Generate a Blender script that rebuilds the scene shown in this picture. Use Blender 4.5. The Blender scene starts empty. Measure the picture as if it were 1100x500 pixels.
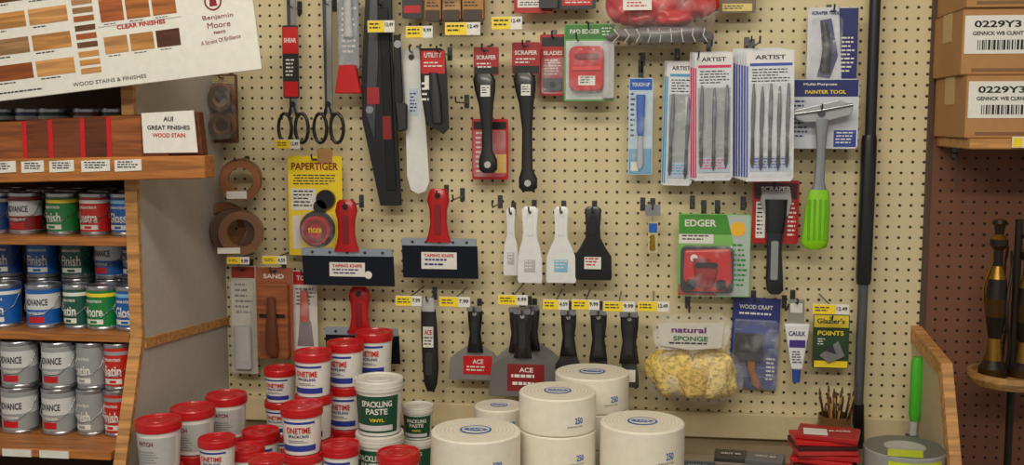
import bpy, bmesh, math, random
from mathutils import Vector, Matrix, Euler
random.seed(7)
sc=bpy.context.scene
try: sc.view_settings.view_transform='Standard'
except Exception: pass
# ---------------------------------------------------------------- camera
F=1150.0; DC=2.6; ZC=1.60
CAM=Vector((0.34,-DC,ZC))
ROT=Euler((math.radians(84),0,math.radians(7.5)),'XYZ')
cd=bpy.data.cameras.new('camera'); cam=bpy.data.objects.new('camera',cd); sc.collection.objects.link(cam)
cam.location=CAM; cam.rotation_euler=ROT; cd.sensor_width=36; cd.lens=36*F/1100; cd.clip_start=.05
sc.camera=cam
RM=ROT.to_matrix()
def W(px,py,off=0.0):
    d=RM@Vector(((px-550)/F,(250-py)/F,-1)); t=((-off)-CAM.y)/d.y
    return CAM+d*t
# ---------------------------------------------------------------- materials
MC={}
def lin(c):
    c=c/255.0
    return c/12.92 if c<=.04045 else ((c+.055)/1.055)**2.4
def M(r,g,b,rough=.45,metal=0.0,kind='p'):
    k=(r,g,b,rough,metal,kind)
    if k in MC: return MC[k]
    m=bpy.data.materials.new('%s_%d_%d_%d'%(kind,r,g,b)); m.use_nodes=True
    nt=m.node_tree; N=nt.nodes; L=nt.links; bs=N['Principled BSDF']
    bs.inputs['Roughness'].default_value=rough; bs.inputs['Metallic'].default_value=metal
    if kind=='p' and rough<.5 and metal==0: bs.inputs['Coat Weight'].default_value=.35; bs.inputs['Coat Roughness'].default_value=.12
    tc=N.new('ShaderNodeTexCoord')
    col=(lin(r),lin(g),lin(b),1)
    def mix(fac,a,bb,link):
        mx=N.new('ShaderNodeMix'); mx.data_type='RGBA'; L.new(fac,mx.inputs['Factor'])
        mx.inputs[6].default_value=a; mx.inputs[7].default_value=bb; L.new(mx.outputs[2],link); return mx
    if kind=='wood':
        mp=N.new('ShaderNodeMapping'); mp.inputs['Scale'].default_value=(3,40,40); L.new(tc.outputs['Object'],mp.inputs[0])
        nz=N.new('ShaderNodeTexNoise'); nz.inputs['Scale'].default_value=2.2; nz.inputs['Detail'].default_value=6; nz.inputs['Distortion'].default_value=.6
        L.new(mp.outputs[0],nz.inputs['Vector'])
        rp=N.new('ShaderNodeValToRGB'); rp.color_ramp.elements[0].position=.35; rp.color_ramp.elements[1].position=.68
        L.new(nz.outputs['Fac'],rp.inputs[0]); mix(rp.outputs[0],tuple(x*.55 for x in col[:3])+(1,),tuple(min(1,x*1.15) for x in col[:3])+(1,),bs.inputs['Base Color'])
    elif kind=='peg':
        sx=N.new('ShaderNodeSeparateXYZ'); L.new(tc.outputs['Object'],sx.inputs[0])
        def mt(op,a,b=None):
            n=N.new('ShaderNodeMath'); n.operation=op
            for i,v in enumerate((a,b)):
                if v is None: continue
                if hasattr(v,'links'): L.new(v,n.inputs[i])
                else: n.inputs[i].default_value=v
            return n.outputs[0]
        u=mt('SUBTRACT',mt('FRACT',mt('DIVIDE',sx.outputs[0],.0254)),.5); v=mt('SUBTRACT',mt('FRACT',mt('DIVIDE',sx.outputs[2],.0254)),.5)
        d=mt('SQRT',mt('ADD',mt('MULTIPLY',u,u),mt('MULTIPLY',v,v)))
        h=mt('LESS_THAN',d,.135)
        nz=N.new('ShaderNodeTexNoise'); nz.inputs['Scale'].default_value=3; nz.inputs['Detail'].default_value=6; L.new(tc.outputs['Object'],nz.inputs['Vector'])
        mx=N.new('ShaderNodeMix'); mx.data_type='RGBA'; L.new(nz.outputs['Fac'],mx.inputs['Factor'])
        mx.inputs[6].default_value=tuple(x*.86 for x in col[:3])+(1,); mx.inputs[7].default_value=tuple(min(1,x*1.1) for x in col[:3])+(1,)
        m2=N.new('ShaderNodeMix'); m2.data_type='RGBA'; L.new(h,m2.inputs['Factor']); L.new(mx.outputs[2],m2.inputs[6]); m2.inputs[7].default_value=tuple(x*.05 for x in col[:3])+(1,)
        L.new(m2.outputs[2],bs.inputs['Base Color'])
        bp=N.new('ShaderNodeBump'); bp.inputs['Strength'].default_value=.5; bp.inputs['Distance'].default_value=.002; bp.invert=True
        L.new(h,bp.inputs['Height']); L.new(bp.outputs[0],bs.inputs['Normal'])
    elif kind=='film':
        bs.inputs['Base Color'].default_value=col; bs.inputs['Specular IOR Level'].default_value=.8
        nz=N.new('ShaderNodeTexNoise'); nz.inputs['Scale'].default_value=22; nz.inputs['Detail'].default_value=2; L.new(tc.outputs['Object'],nz.inputs['Vector'])
        bp=N.new('ShaderNodeBump'); bp.inputs['Strength'].default_value=.9; bp.inputs['Distance'].default_value=.012; L.new(nz.outputs['Fac'],bp.inputs['Height']); L.new(bp.outputs[0],bs.inputs['Normal'])
        rp=N.new('ShaderNodeMapRange'); L.new(nz.outputs['Fac'],rp.inputs[0]); rp.inputs[1].default_value=.5; rp.inputs[2].default_value=.72; rp.inputs[3].default_value=.07; rp.inputs[4].default_value=.30
        L.new(rp.outputs[0],bs.inputs['Alpha'])
    elif kind=='sponge':
        nz=N.new('ShaderNodeTexNoise'); nz.inputs['Scale'].default_value=110; nz.inputs['Detail'].default_value=4; L.new(tc.outputs['Object'],nz.inputs['Vector'])
        rp=N.new('ShaderNodeValToRGB'); rp.color_ramp.elements[0].position=.34; rp.color_ramp.elements[1].position=.52; L.new(nz.outputs['Fac'],rp.inputs[0])
        mix(rp.outputs[0],tuple(x*.62 for x in col[:3])+(1,),tuple(min(1,x*1.08) for x in col[:3])+(1,),bs.inputs['Base Color'])
        bp=N.new('ShaderNodeBump'); bp.inputs['Strength'].default_value=.7; bp.inputs['Distance'].default_value=.004; L.new(rp.outputs[0],bp.inputs['Height']); L.new(bp.outputs[0],bs.inputs['Normal'])
    else:
        nz=N.new('ShaderNodeTexNoise'); nz.inputs['Scale'].default_value=60; nz.inputs['Detail'].default_value=4
        L.new(tc.outputs['Object'],nz.inputs['Vector'])
        a=.90
        mix(nz.outputs['Fac'],tuple(x*a for x in col[:3])+(1,),tuple(min(1,x*(2-a)) for x in col[:3])+(1,),bs.inputs['Base Color'])
    MC[k]=m; return m
WHITE=M(228,226,218); RED=M(194,12,20); DRED=M(130,8,16); BLACK=M(16,16,19,.35); DK=M(36,35,39); YEL=M(244,214,36)
GRN=M(40,140,40); LIME=M(132,204,16,.35); NAVY=M(22,32,108); BLUE=M(20,92,188); LBLUE=M(130,186,222); STEEL=M(178,180,186,.28,.9)
DSTEEL=M(96,97,102,.3,.85); PEG=M(216,201,161,.6,0,'peg'); BPEG=M(122,78,56,.7,0,'peg')
WOOD=M(184,116,56,.45,0,'wood'); LWOOD=M(204,148,86,.5,0,'wood'); DWOOD=M(108,52,24,.45,0,'wood'); CARD=M(176,130,80,.8,0,'p')
GREY=M(118,118,120); LGREY=M(182,182,184); PINK=M(214,44,100); TAPE=M(140,84,48,.6); FILM=M(235,240,245,.1,0,'film')
SP1=M(236,204,104,.95,0,'sponge'); SP2=M(222,186,88,.95,0,'sponge'); SP3=M(244,216,128,.95,0,'sponge')
TINK=M(50,50,58,.6)
# ---------------------------------------------------------------- builder
_tc={}
def textmesh(s,bold):
    k=(s,bold)
    if k in _tc: return _tc[k]
    cu=bpy.data.curves.new('t','FONT'); cu.body=s; cu.size=1; cu.align_x='CENTER'; cu.align_y='CENTER'; cu.resolution_u=3
    if bold: cu.offset=.025
    o=bpy.data.objects.new('t',cu); sc.collection.objects.link(o)
    dg=bpy.context.evaluated_depsgraph_get(); me=bpy.data.meshes.new_from_object(o.evaluated_get(dg))
    vs=[(v.co.x,v.co.y) for v in me.vertices]; fs=[tuple(p.vertices) for p in me.polygons]
    bpy.data.objects.remove(o); bpy.data.meshes.remove(me)
    if vs:
        x0=min(v[0] for v in vs);x1=max(v[0] for v in vs);y0=min(v[1] for v in vs);y1=max(v[1] for v in vs)
        cx=(x0+x1)/2;cy=(y0+y1)/2; hh=max(y1-y0,1e-4)
        vs=[((a-cx)/hh,(b-cy)/hh) for a,b in vs]; w=(x1-x0)/hh
    else: w=1
    _tc[k]=(vs,fs,w); return _tc[k]
class Item:
    def __init__(s,name,px=None,py=None,off=0.0,org=None,ry=0,rz=0):
        s.name=name; s.off=off
        if org is None:
            c=W(px,py,off); s.px=px; s.py=py; s.org=c
            s.sx=W(px+.5,py,off).x-W(px-.5,py,off).x; s.sz=W(px,py-.5,off).z-W(px,py+.5,off).z
        else:
            s.org=Vector(org); s.px=s.py=0; s.sx=s.sz=1
        s.ry=ry; s.rz=rz; s.v=[];s.f=[];s.m=[];s.sm=[];s.mats=[]
    def mi(s,m):
        if m not in s.mats: s.mats.append(m)
        return s.mats.index(m)
    def L(s,px,py): return ((px-s.px)*s.sx,-(py-s.py)*s.sz)
    def add(s,vs,fs,mat,smooth=False):
        n=len(s.v); s.v+= [tuple(v) for v in vs]; i=s.mi(mat)
        for k,f in enumerate(fs):
            s.f.append(tuple(a+n for a in f)); s.m.append(i); s.sm.append(smooth)
    def prism(s,pts,ext,mat,plane='xz',bev=.0007,seg=1):
        bm=bmesh.new(); a,b=ext
        def mk(p,t):
            if plane=='xz': return (p[0],-t,p[1])
            if plane=='xy': return (p[0],p[1],t)
            return (t,p[0],p[1])
        A=[bm.verts.new(mk(p,a)) for p in pts]; B=[bm.verts.new(mk(p,b)) for p in pts]
        n=len(pts); bm.faces.new(A); bm.faces.new(B[::-1])
        for i in range(n): bm.faces.new((A[i],B[i],B[(i+1)%n],A[(i+1)%n]))
        bmesh.ops.recalc_face_normals(bm,faces=bm.faces)
        if bev>0 and abs(b-a)>bev*2.5:
            try: bmesh.ops.bevel(bm,geom=[e for e in bm.edges],offset=bev,segments=seg,affect='EDGES',profile=.5,clamp_overlap=True)
            except Exception: pass
        bmesh.ops.triangulate(bm,faces=[f for f in bm.faces if len(f.verts)>4])
        bm.verts.index_update()
        s.add([v.co[:] for v in bm.verts],[[v.index for v in f.verts] for f in bm.faces],mat); bm.free()
    def poly(s,pts,d0,d1,mat,bev=.0007,seg=1): s.prism([s.L(*p) for p in pts],(d0,d1),mat,'xz',bev,seg)
    def rect(s,x0,y0,x1,y1,d0,d1,mat,r=0,bev=.0006,seg=1):
        if r<=0: pts=[(x0,y1),(x1,y1),(x1,y0),(x0,y0)]
        else:
            pts=[]
            for cx,cy,a0 in ((x1-r,y1-r,0),(x0+r,y1-r,90),(x0+r,y0+r,180),(x1-r,y0+r,270)):
                for k in range(5):
                    a=math.radians(a0+k*22.5); pts.append((cx+r*math.cos(a),cy+r*math.sin(a)))
        s.poly(pts,d0,d1,mat,bev,seg)
    def decal(s,x0,y0,x1,y1,d,mat): s.rect(x0,y0,x1,y1,d-.0003,d+.0005,mat,bev=0)
    def box(s,x0,x1,y0,y1,z0,z1,mat,bev=.001): s.prism([(x0,z0),(x1,z0),(x1,z1),(x0,z1)],(-y1,-y0),mat,'xz',bev)
    def text(s,t,cx,cy,h,d,mat,w=None,rot=0,bold=True):
        vs,fs,tw=textmesh(t,bold); X,Z=s.L(cx,cy); hz=h*s.sz; k=hz if w is None else w*s.sx/tw
        c,sn=math.cos(math.radians(rot)),math.sin(math.radians(rot))
        s.add([(X+(a*k*c-b*hz*sn),-d-.0007,Z+(a*k*sn+b*hz*c)) for a,b in vs],fs,mat)
    def lines(s,x0,y0,x1,y1,n,d,mat,fill=.4):
        st=(y1-y0)/n
        for i in range(n):
            y=y0+st*i; e=x1-(x1-x0)*random.uniform(0,.35)
            x=x0+(x1-x0)*random.uniform(0,.06)
            while x<e:
                w=random.uniform(2,6); s.decal(x,y,min(x+w,e),y+st*fill,d,mat); x+=w+1.1
    def loft(s,secs,mat,n=16,pw=2.4,d=0):
        vs=[];R=len(secs)
        for q in secs:
            X,Z=s.L(q[0],q[1]); hw=q[2]*s.sx; hd=q[3]; dc=q[4] if len(q)>4 else d
            for i in range(n):
                a=2*math.pi*i/n; c,sn=math.cos(a),math.sin(a)
                vs.append((X+hw*math.copysign(abs(c)**(2/pw),c),-dc+hd*math.copysign(abs(sn)**(2/pw),sn),Z))
        fs=[]
        for r in range(R-1):
            for i in range(n):
                j=(i+1)%n; fs.append((r*n+i,r*n+j,(r+1)*n+j,(r+1)*n+i))
        s.add(vs,fs,mat,True); s.add(vs[:n],[tuple(range(n))],mat); s.add(vs[-n:],[tuple(range(n))[::-1]],mat)
    def lathe(s,prof,c,mats,axis='Z',n=36,tilt=None):
        for k in range(len(prof)-1):
            vs=[]
            for (r,h) in prof[k:k+2]:
                for i in range(n):
                    a=2*math.pi*i/n
                    p=(r*math.cos(a),r*math.sin(a),h) if axis=='Z' else (r*math.cos(a),-h,r*math.sin(a))
                    vs.append((c[0]+p[0],c[1]+p[1],c[2]+p[2]))
            fs=[(i,(i+1)%n,n+(i+1)%n,n+i) for i in range(n)]
            s.add(vs,fs,mats[k] if isinstance(mats,list) else mats,True)
    def ring(s,cx,cy,ro,ri,d0,d1,mat,mat2=None,n=30):
        X,Z=s.L(cx,cy); a=ro*s.sx;b=ri*s.sx; mat2=mat2 or mat
        s.lathe([(b,d0),(a,d0),(a,d1),(b,d1),(b,d0)],(X,0,Z),[mat,mat,mat,mat2],'Y',n)
    def disc(s,cx,cy,r,d0,d1,mat,n=30): s.ring(cx,cy,r,.001,d0,d1,mat,n=n)
    def tube(s,pts,rad,mat,n=8):
        P=[Vector((s.L(p[0],p[1])[0],-p[2],s.L(p[0],p[1])[1])) for p in pts]; s.tubem(P,rad,mat,n)
    def tubem(s,P,rad,mat,n=8):
        P=[Vector(p) for p in P]; vs=[]
        for i,p in enumerate(P):
            t=(P[min(i+1,len(P)-1)]-P[max(i-1,0)]).normalized(); u=t.cross(Vector((.31,.2,.93)))
            if u.length<.05: u=t.cross(Vector((1,0,0)))
            u.normalize(); w=t.cross(u); r=rad[i] if isinstance(rad,list) else rad
            for k in range(n):
                a=2*math.pi*k/n; vs.append(tuple(p+u*math.cos(a)*r+w*math.sin(a)*r))
        fs=[(r*n+k,r*n+(k+1)%n,(r+1)*n+(k+1)%n,(r+1)*n+k) for r in range(len(P)-1) for k in range(n)]
        s.add(vs,fs,mat,True); s.add(vs[:n],[tuple(range(n))],mat); s.add(vs[-n:],[tuple(range(n))],mat)
    def ctext(s,t,c,R,z,h,mat,ang=0,w=None):
        vs,fs,tw=textmesh(t,True); k=h if w is None else w/tw; out=[]
        for a,b in vs:
            th=a*k/R+ang; r=R+.0006; out.append((c[0]+r*math.sin(th),c[1]-r*math.cos(th),z+b*h))
        s.add(out,fs,mat)
    def cband(s,c,R,z0,z1,a0,a1,mat,n=14):
        r=R+.0003; vs=[]
        for z,rr in ((z0,r),(z1,r)):
            for i in range(n+1):
                th=a0+(a1-a0)*i/n; vs.append((c[0]+rr*math.sin(th),c[1]-rr*math.cos(th),z))
        s.add(vs,[(i,i+1,n+2+i,n+1+i) for i in range(n)],mat,True)
    def done(s):
        me=bpy.data.meshes.new(s.name); me.from_pydata(s.v,[],s.f)
        for m in s.mats: me.materials.append(m)
        me.polygons.foreach_set('material_index',s.m); me.polygons.foreach_set('use_smooth',s.sm)
        me.update(); o=bpy.data.objects.new(s.name,me); o.location=s.org; o.rotation_euler=(0,math.radians(s.ry),math.radians(s.rz))
        sc.collection.objects.link(o); return o
hooks=Item('peg_hooks',org=(0,0,0))
def hook(px,py,off,ln=.025):
    p=W(px,py,off); e=off+ln
    hooks.tubem([(p.x,0,p.z),(p.x,-e,p.z),(p.x,-e-.006,p.z+.005),(p.x,-e-.007,p.z+.013)],.0022,DSTEEL,6)
    hooks.box(p.x-.006,p.x+.006,-.003,0,p.z-.012,p.z+.02,DSTEEL)
def tag(x0,y0,x1,y1,off=.16,yel=True):
    t=Item('price_tag',(x0+x1)/2,(y0+y1)/2,off)
    t.rect(x0,y0,x1,y1,0,.0025,WHITE)
    if yel: t.decal(x0+.4,y0+.4,x0+(x1-x0)*.62,y1-.4,.0025,YEL)
    t.text(random.choice(('7.99','12.49','4.59','9.99')),x0+(x1-x0)*.8,y0+4.5,4,.003,TINK,(x1-x0)*.3); t.lines(x0+2,y0+3,x0+(x1-x0)*.58,y1-2,2,.0032,TINK)
    t.done(); c=W((x0+x1)/2,y0+2,off); hooks.tubem([(c.x,0,c.z),(c.x,-off-.001,c.z)],.0018,DSTEEL,6)
# ================================================================ ROOM SHELL
XB=W(243,300,0).x; XR=W(992,250,0).x
ZD=W(600,482,0).z
def plain(name,x0,x1,y0,y1,z0,z1,mat,bev=0.0):
    i=Item(name,org=((x0+x1)/2,(y0+y1)/2,(z0+z1)/2)); a=(x1-x0)/2;b=(y1-y0)/2;c=(z1-z0)/2
    i.box(-a,a,-b,b,-c,c,mat,bev); return i.done()
plain('floor',-3,3.2,-5,.1,-.1,0,M(110,100,86,.5))
plain('ceiling',-3,3.2,-5,.1,2.9,3.0,M(215,208,195,.8))
plain('wall_back',-3,3.2,.03,.1,0,2.9,M(180,168,145,.7))
ZPB=W(600,437,0).z
plain('pegboard_panel',XB-.05,XR,0,.012,ZPB,2.75,PEG)
plain('pegboard_panel',XR+.008,XR+1.0,0,.012,.3,2.75,BPEG)
plain('trim_divider',XR-.002,XR+.010,-.006,.012,.3,2.75,M(78,58,44))
plain('trim_ledge',XB,XR,-.018,.0,W(600,462,0).z,ZPB+.002,M(204,186,148,.6),.002)
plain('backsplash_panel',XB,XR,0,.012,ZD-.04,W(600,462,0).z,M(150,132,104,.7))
deck=Item('shelf_deck',org=(0,-.31,ZD-.02)); a=XB-.03;b=XR
deck.box(a,b,-.35,.31,-.02,.0199,M(160,148,126,.5),.003); deck.box(a,b,-.34,-.33,-.55,-.02,M(140,128,104,.6),.002)
deck.box(a,b,-.30,.31,-ZD+.02,-.5,M(110,100,84,.6),.002); deck.done()
# ---------------- left side panel
XF=W(151,280,.45).x
P1=W(160,364,.45)
pan=Item('wall_left_partition',org=(0,0,0))
AM=M(184,178,168,.6)
def slant(i,pts,t,mat):
    bm=bmesh.new()
    def mk(p,dx): 
        f=min(-p[0]/.45,1.4); return (XB+(XF-XB)*f+dx,p[0],p[1])
    A=[bm.verts.new(mk(p,t[0])) for p in pts]; B=[bm.verts.new(mk(p,t[1])) for p in pts]; n=len(pts)
    bm.faces.new(A); bm.faces.new(B[::-1])
    for k in range(n): bm.faces.new((A[k],B[k],B[(k+1)%n],A[(k+1)%n]))
    bmesh.ops.recalc_face_normals(bm,faces=bm.faces); bmesh.ops.triangulate(bm,faces=[f for f in bm.faces if len(f.verts)>4]); bm.verts.index_update()
    i.add([v.co[:] for v in bm.verts],[[v.index for v in f.verts] for f in bm.faces],mat); bm.free()
zt=P1.z
slant(pan,[(0,2.3),(-.45,2.3),(-.45,zt),(-.60,ZD-.06),(-.60,.02),(0,.02)],(-.02,0),AM)
slant(pan,[(-.45,2.3),(-.462,2.3),(-.462,zt),(-.45,zt)],(-.024,.003),LWOOD)
slant(pan,[(-.45,zt),(-.462,zt+.004),(-.612,ZD-.06),(-.612,.02),(-.60,.02),(-.60,ZD-.06)],(-.024,.003),LWOOD)
zw=W(250,341,0).z
slant(pan,[(-.45,zt),(-.45,zt-.022),(0,zw-.018),(0,zw)],(0,.006),LWOOD)
pan.done()
# ---------------- left shelving unit
XL=XF-1.1
zs1=W(75,255,.45).z; zs2=W(75,357,.45).z; zs3=W(60,474,.5).z; zs0=W(75,168,.45).z
un=Item('wooden_shelf_unit',org=(0,0,0))
un.box(XL,XF-.027,-.02,0,.02,2.3,M(60,46,36,.8))
for z,dp in ((zs0,.45),(zs1,.455),(zs2,.46),(zs3,.56),(zs3-.35,.6),(2.28,.45),(W(75,-20,.45).z,.45)):
    un.box(XL,XF-.027,-dp,-.02,z-.018,z,WOOD,.0015)
un.box(XL-.02,XL,-.45,0,.02,2.3,LWOOD)
for px in (20,60):
    c=W(px,492,.56); un.box(c.x-.035,c.x+.03,-.563,-.560,zs3-.017,zs3-.002,WHITE,0)
un.done()
# ================================================================ CANS
def off_s(off): return (DC-off)/F*1.01
def can(px,wpx,zb,off,lab,style=0,h=None,txt=None,level=0,tc=WHITE):
    x=W(px,300,off).x; r=wpx/2*off_s(off); h=h or r*2.35
    i=Item('paint_can',org=(x,-off,zb+level*(h+.0015)+.0005)); c=(0,0,0)
    met=STEEL
    i.lathe([(.001,0),(r,0),(r*1.02,.002),(r*1.02,.005),(r*.985,.007),(r*.985,h-.010),(r*1.02,h-.008),(r*1.02,h-.002),(r,h),(r*.9,h),(r*.88,h-.004),(r*.8,h-.004),(r*.78,h-.001),(.001,h-.001)],c,met)
    i.lathe([(r*.99,h*.09),(r*.992,h*.10),(r*.992,h*.90),(r*.99,h*.91)],c,lab)
    R=r*.994; a=-.1+random.uniform(-.25,.2)
    if style==1:
        i.cband(c,R,h*.10,h*.44,-3.14,3.14,tc,28); i.cband(c,R,h*.80,h*.90,-3.14,3.14,tc,28)
        i.ctext(txt or 'ADVANCE',c,R,h*.61,h*.15,TINK,a,r*1.45); i.ctext('WATERBORNE',c,R+.0003,h*.36,h*.06,WHITE,a,r*1.1)
        i.cband(c,R+.0003,h*.14,h*.28,a-.5,a+.5,RED)
    else:
        i.cband(c,R,h*.76,h*.84,-3.14,3.14,tc,28); i.ctext('PREMIUM INTERIOR',c,R,h*.66,h*.06,WHITE,a,r*1.3)
        i.ctext(txt or 'Finish',c,R,h*.42,h*.24,WHITE,a,r*1.35)
        i.cband(c,R,h*.14,h*.25,a-.7,a+.7,WHITE); i.cband(c,R+.0003,h*.16,h*.22,a-.2,a+.3,lab)
    i.tubem([(-r*1.03,0,h*.75),(-r*.9,-r*.62,h*.45),(-r*.3,-r*1.06,h*.3),(r*.5,-r*1.0,h*.35),(r*.95,-r*.5,h*.5),(r*1.03,0,h*.75)],.0009,met,5)
    i.done()
DG=M(8,78,62); DB=M(10,58,122); MAR=M(140,18,14); SIL=M(140,146,154,.35,.5); CW=M(210,212,212); CG=M(10,124,54); CR=M(196,28,16); CB=M(8,90,174); SG=M(150,154,156)
H=.097
for px,w,l,st,t,q in ((-22,42,CB,0,'Pearl',WHITE),(4,30,DB,0,'Gloss',WHITE),(33,40,CW,1,'ADVANCE',MAR),(73,39,CG,0,'Finish',YEL),(108,35,CR,0,'Lustra',WHITE),(140,33,CB,0,'Gloss',LBLUE)):
    can(px-2,min(w,36),zs1,.385,l,st,H*.95,t,tc=q)
for px,l in ((0,DB),(35,DG),(65,SIL),(100,DG),(133,DB)): can(px+14,34,zs1,.27,l,0,H*.95,'Satin')
for px,w,l,st,t,q in ((-25,42,CW,1,None,DB),(5,40,CB,0,'Finish',WHITE),(48,44,CW,1,'ADVANCE',CB),(84,30,DG,0,'Satin',WHITE),(112,36,CG,0,'Moore',YEL),(142,34,CB,0,'Gloss',LBLUE)):
    can(px-2,min(w,38),zs2,.395,l,st,H*1.0,t,tc=q)
for k,(px,l,st) in enumerate(((-2,DB,0),(37,CB,0),(74,DG,0),(110,CW,1),(140,DB,0))): 
    can(px+10,35,zs2,.30,l,st,H*1.0,None,0,tc=CB); can(px+10,35,zs2,.30,l,st,H*1.0,None,1,tc=CB)
for px,w,l,st in ((-25,42,CW,1),(17,44,CW,1),(60,42,CW,1),(95,36,SG,0),(124,34,CR,0)):
    can(px-2,w*.92,zs3,.43,l,st,H*1.05,None,0,tc=SG); can(px,w*.92,zs3,.43,l,st,H*1.05,'ADVANCE' if st else 'Satin',1,tc=SG)
for px,l in ((5,DB),(45,SIL),(80,CW),(112,SIL)): 
    for lv in (0,1): can(px+22,38,zs3,.31,l,0,H*1.0,None,lv)
for px,l in ((10,DG),(42,DB),(66,DG),(103,MAR),(133,DG)): can(px,34,zs0,.36,l,0,H*1.05,'Stain')
# ================================================================ wood-stain display rail
d=Item('wood_stain_sample_rack',110,150,.47)
d.poly([(-60,198),(228,190),(228,166),(-60,172)],0,.05,WOOD,.002)
d.poly([(-60,172),(222,166),(218,120),(-60,134)],0,.03,DWOOD,.002)
cols=[M(124,62,30,.4,0,'wood'),M(152,86,42,.4,0,'wood'),RED,M(98,48,24,.4,0,'wood')]
x=-60;k=0
while x<162:
    w=28 if k%2 else 34
    c=[cols[0],cols[3],cols[1],cols[0]][k%4]
    d.poly([(x,171.5-.02*x),(x+w,171.2-.02*x),(x+w,131-.05*x),(x,131.5-.05*x)],.03,.036,c,.001)
    if x+w<160: d.poly([(x+w-2,171-.02*x),(x+w+3,171-.02*x),(x+w+3,130.6-.05*x),(x+w-2,130.6-.05*x)],.031,.038,RED,.001)
    x+=w;k+=1
d.poly([(163,164),(219,163),(216,119),(162,122)],.036,.04,WHITE,.0005)
d.text('AUI',190,128,5,.04,BLACK); d.text('GREAT FINISHES',190,137,4.5,.04,BLACK,44); d.text('WOOD STAIN',190,145,4.5,.04,RED,34)
for a,b in ((6,30),(36,60),(66,92),(100,130),(135,163)): d.poly([(a,186-.02*a),(b,185-.02*b),(b,173-.02*b),(a,174-.02*a)],.05,.0515,WHITE,0); d.lines(a+3,175-.02*a,b-3,183-.02*a,3,.052,TINK)
d.done()
# colour chart sign
s=Item('wood_finish_color_chart',140,91,.54,ry=-6.3)
s.rect(-60,-40,281,92,0,.006,M(226,224,214,.35),bev=.001)
woods=[(206,150,90),(180,108,50),(142,74,32),(198,140,74),(92,52,28),(168,126,86),(112,74,50),(180,98,52)]
def sw(a,b,c,e):
    q=random.choice(woods); s.decal(a,b,c,e,.0062,M(q[0],q[1],q[2],.4,0,'wood'))
for yy in (-36,-8,20,48):
    for x0 in (-48,-3,43): sw(x0,yy+6,x0+42,yy+23); s.lines(x0+2,yy+25,x0+26,yy+28,1,.0062,TINK)
    for kk in range(3): sw(91,yy+2+kk*9,113,yy+8+kk*9)
for kk,(yy,hh) in enumerate(((-34,22),(-6,24),(30,22))):
    for x0 in (120,148,176): sw(x0,yy+4+(4 if kk==2 else 0),x0+25,yy+hh+4); s.lines(x0+2,yy+hh+6,x0+20,yy+hh+8,1,.0062,TINK)
s.decal(116,26,205,27,.0062,LGREY)
s.text('CLEAR FINISHES',162,29,4.5,.0066,RED,52)
s.ring(240,15,9,7.5,.006,.0072,DRED); s.poly([(236,20),(244,20),(243,12),(240,8),(237,12)],.006,.007,DRED,0)
s.text('Benjamin',243,32,6,.0062,DRED,32,0,False); s.text('Moore',243,40,6,.0062,DRED,24,0,False); s.text('PAINTS',243,48,3,.0062,DRED); s.text('A Stroke Of Brilliance',243,56,4.5,.0062,DRED,42,4,False)
s.text('WOOD STAINS & FINISHES',120,84,4,.0062,TINK,80,0,False); s.lines(-40,83,60,87,1,.0062,TINK)
for xx in (10,130): s.rect(xx,-30,xx+8,60,-.09,0,DK)
s.done()
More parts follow.
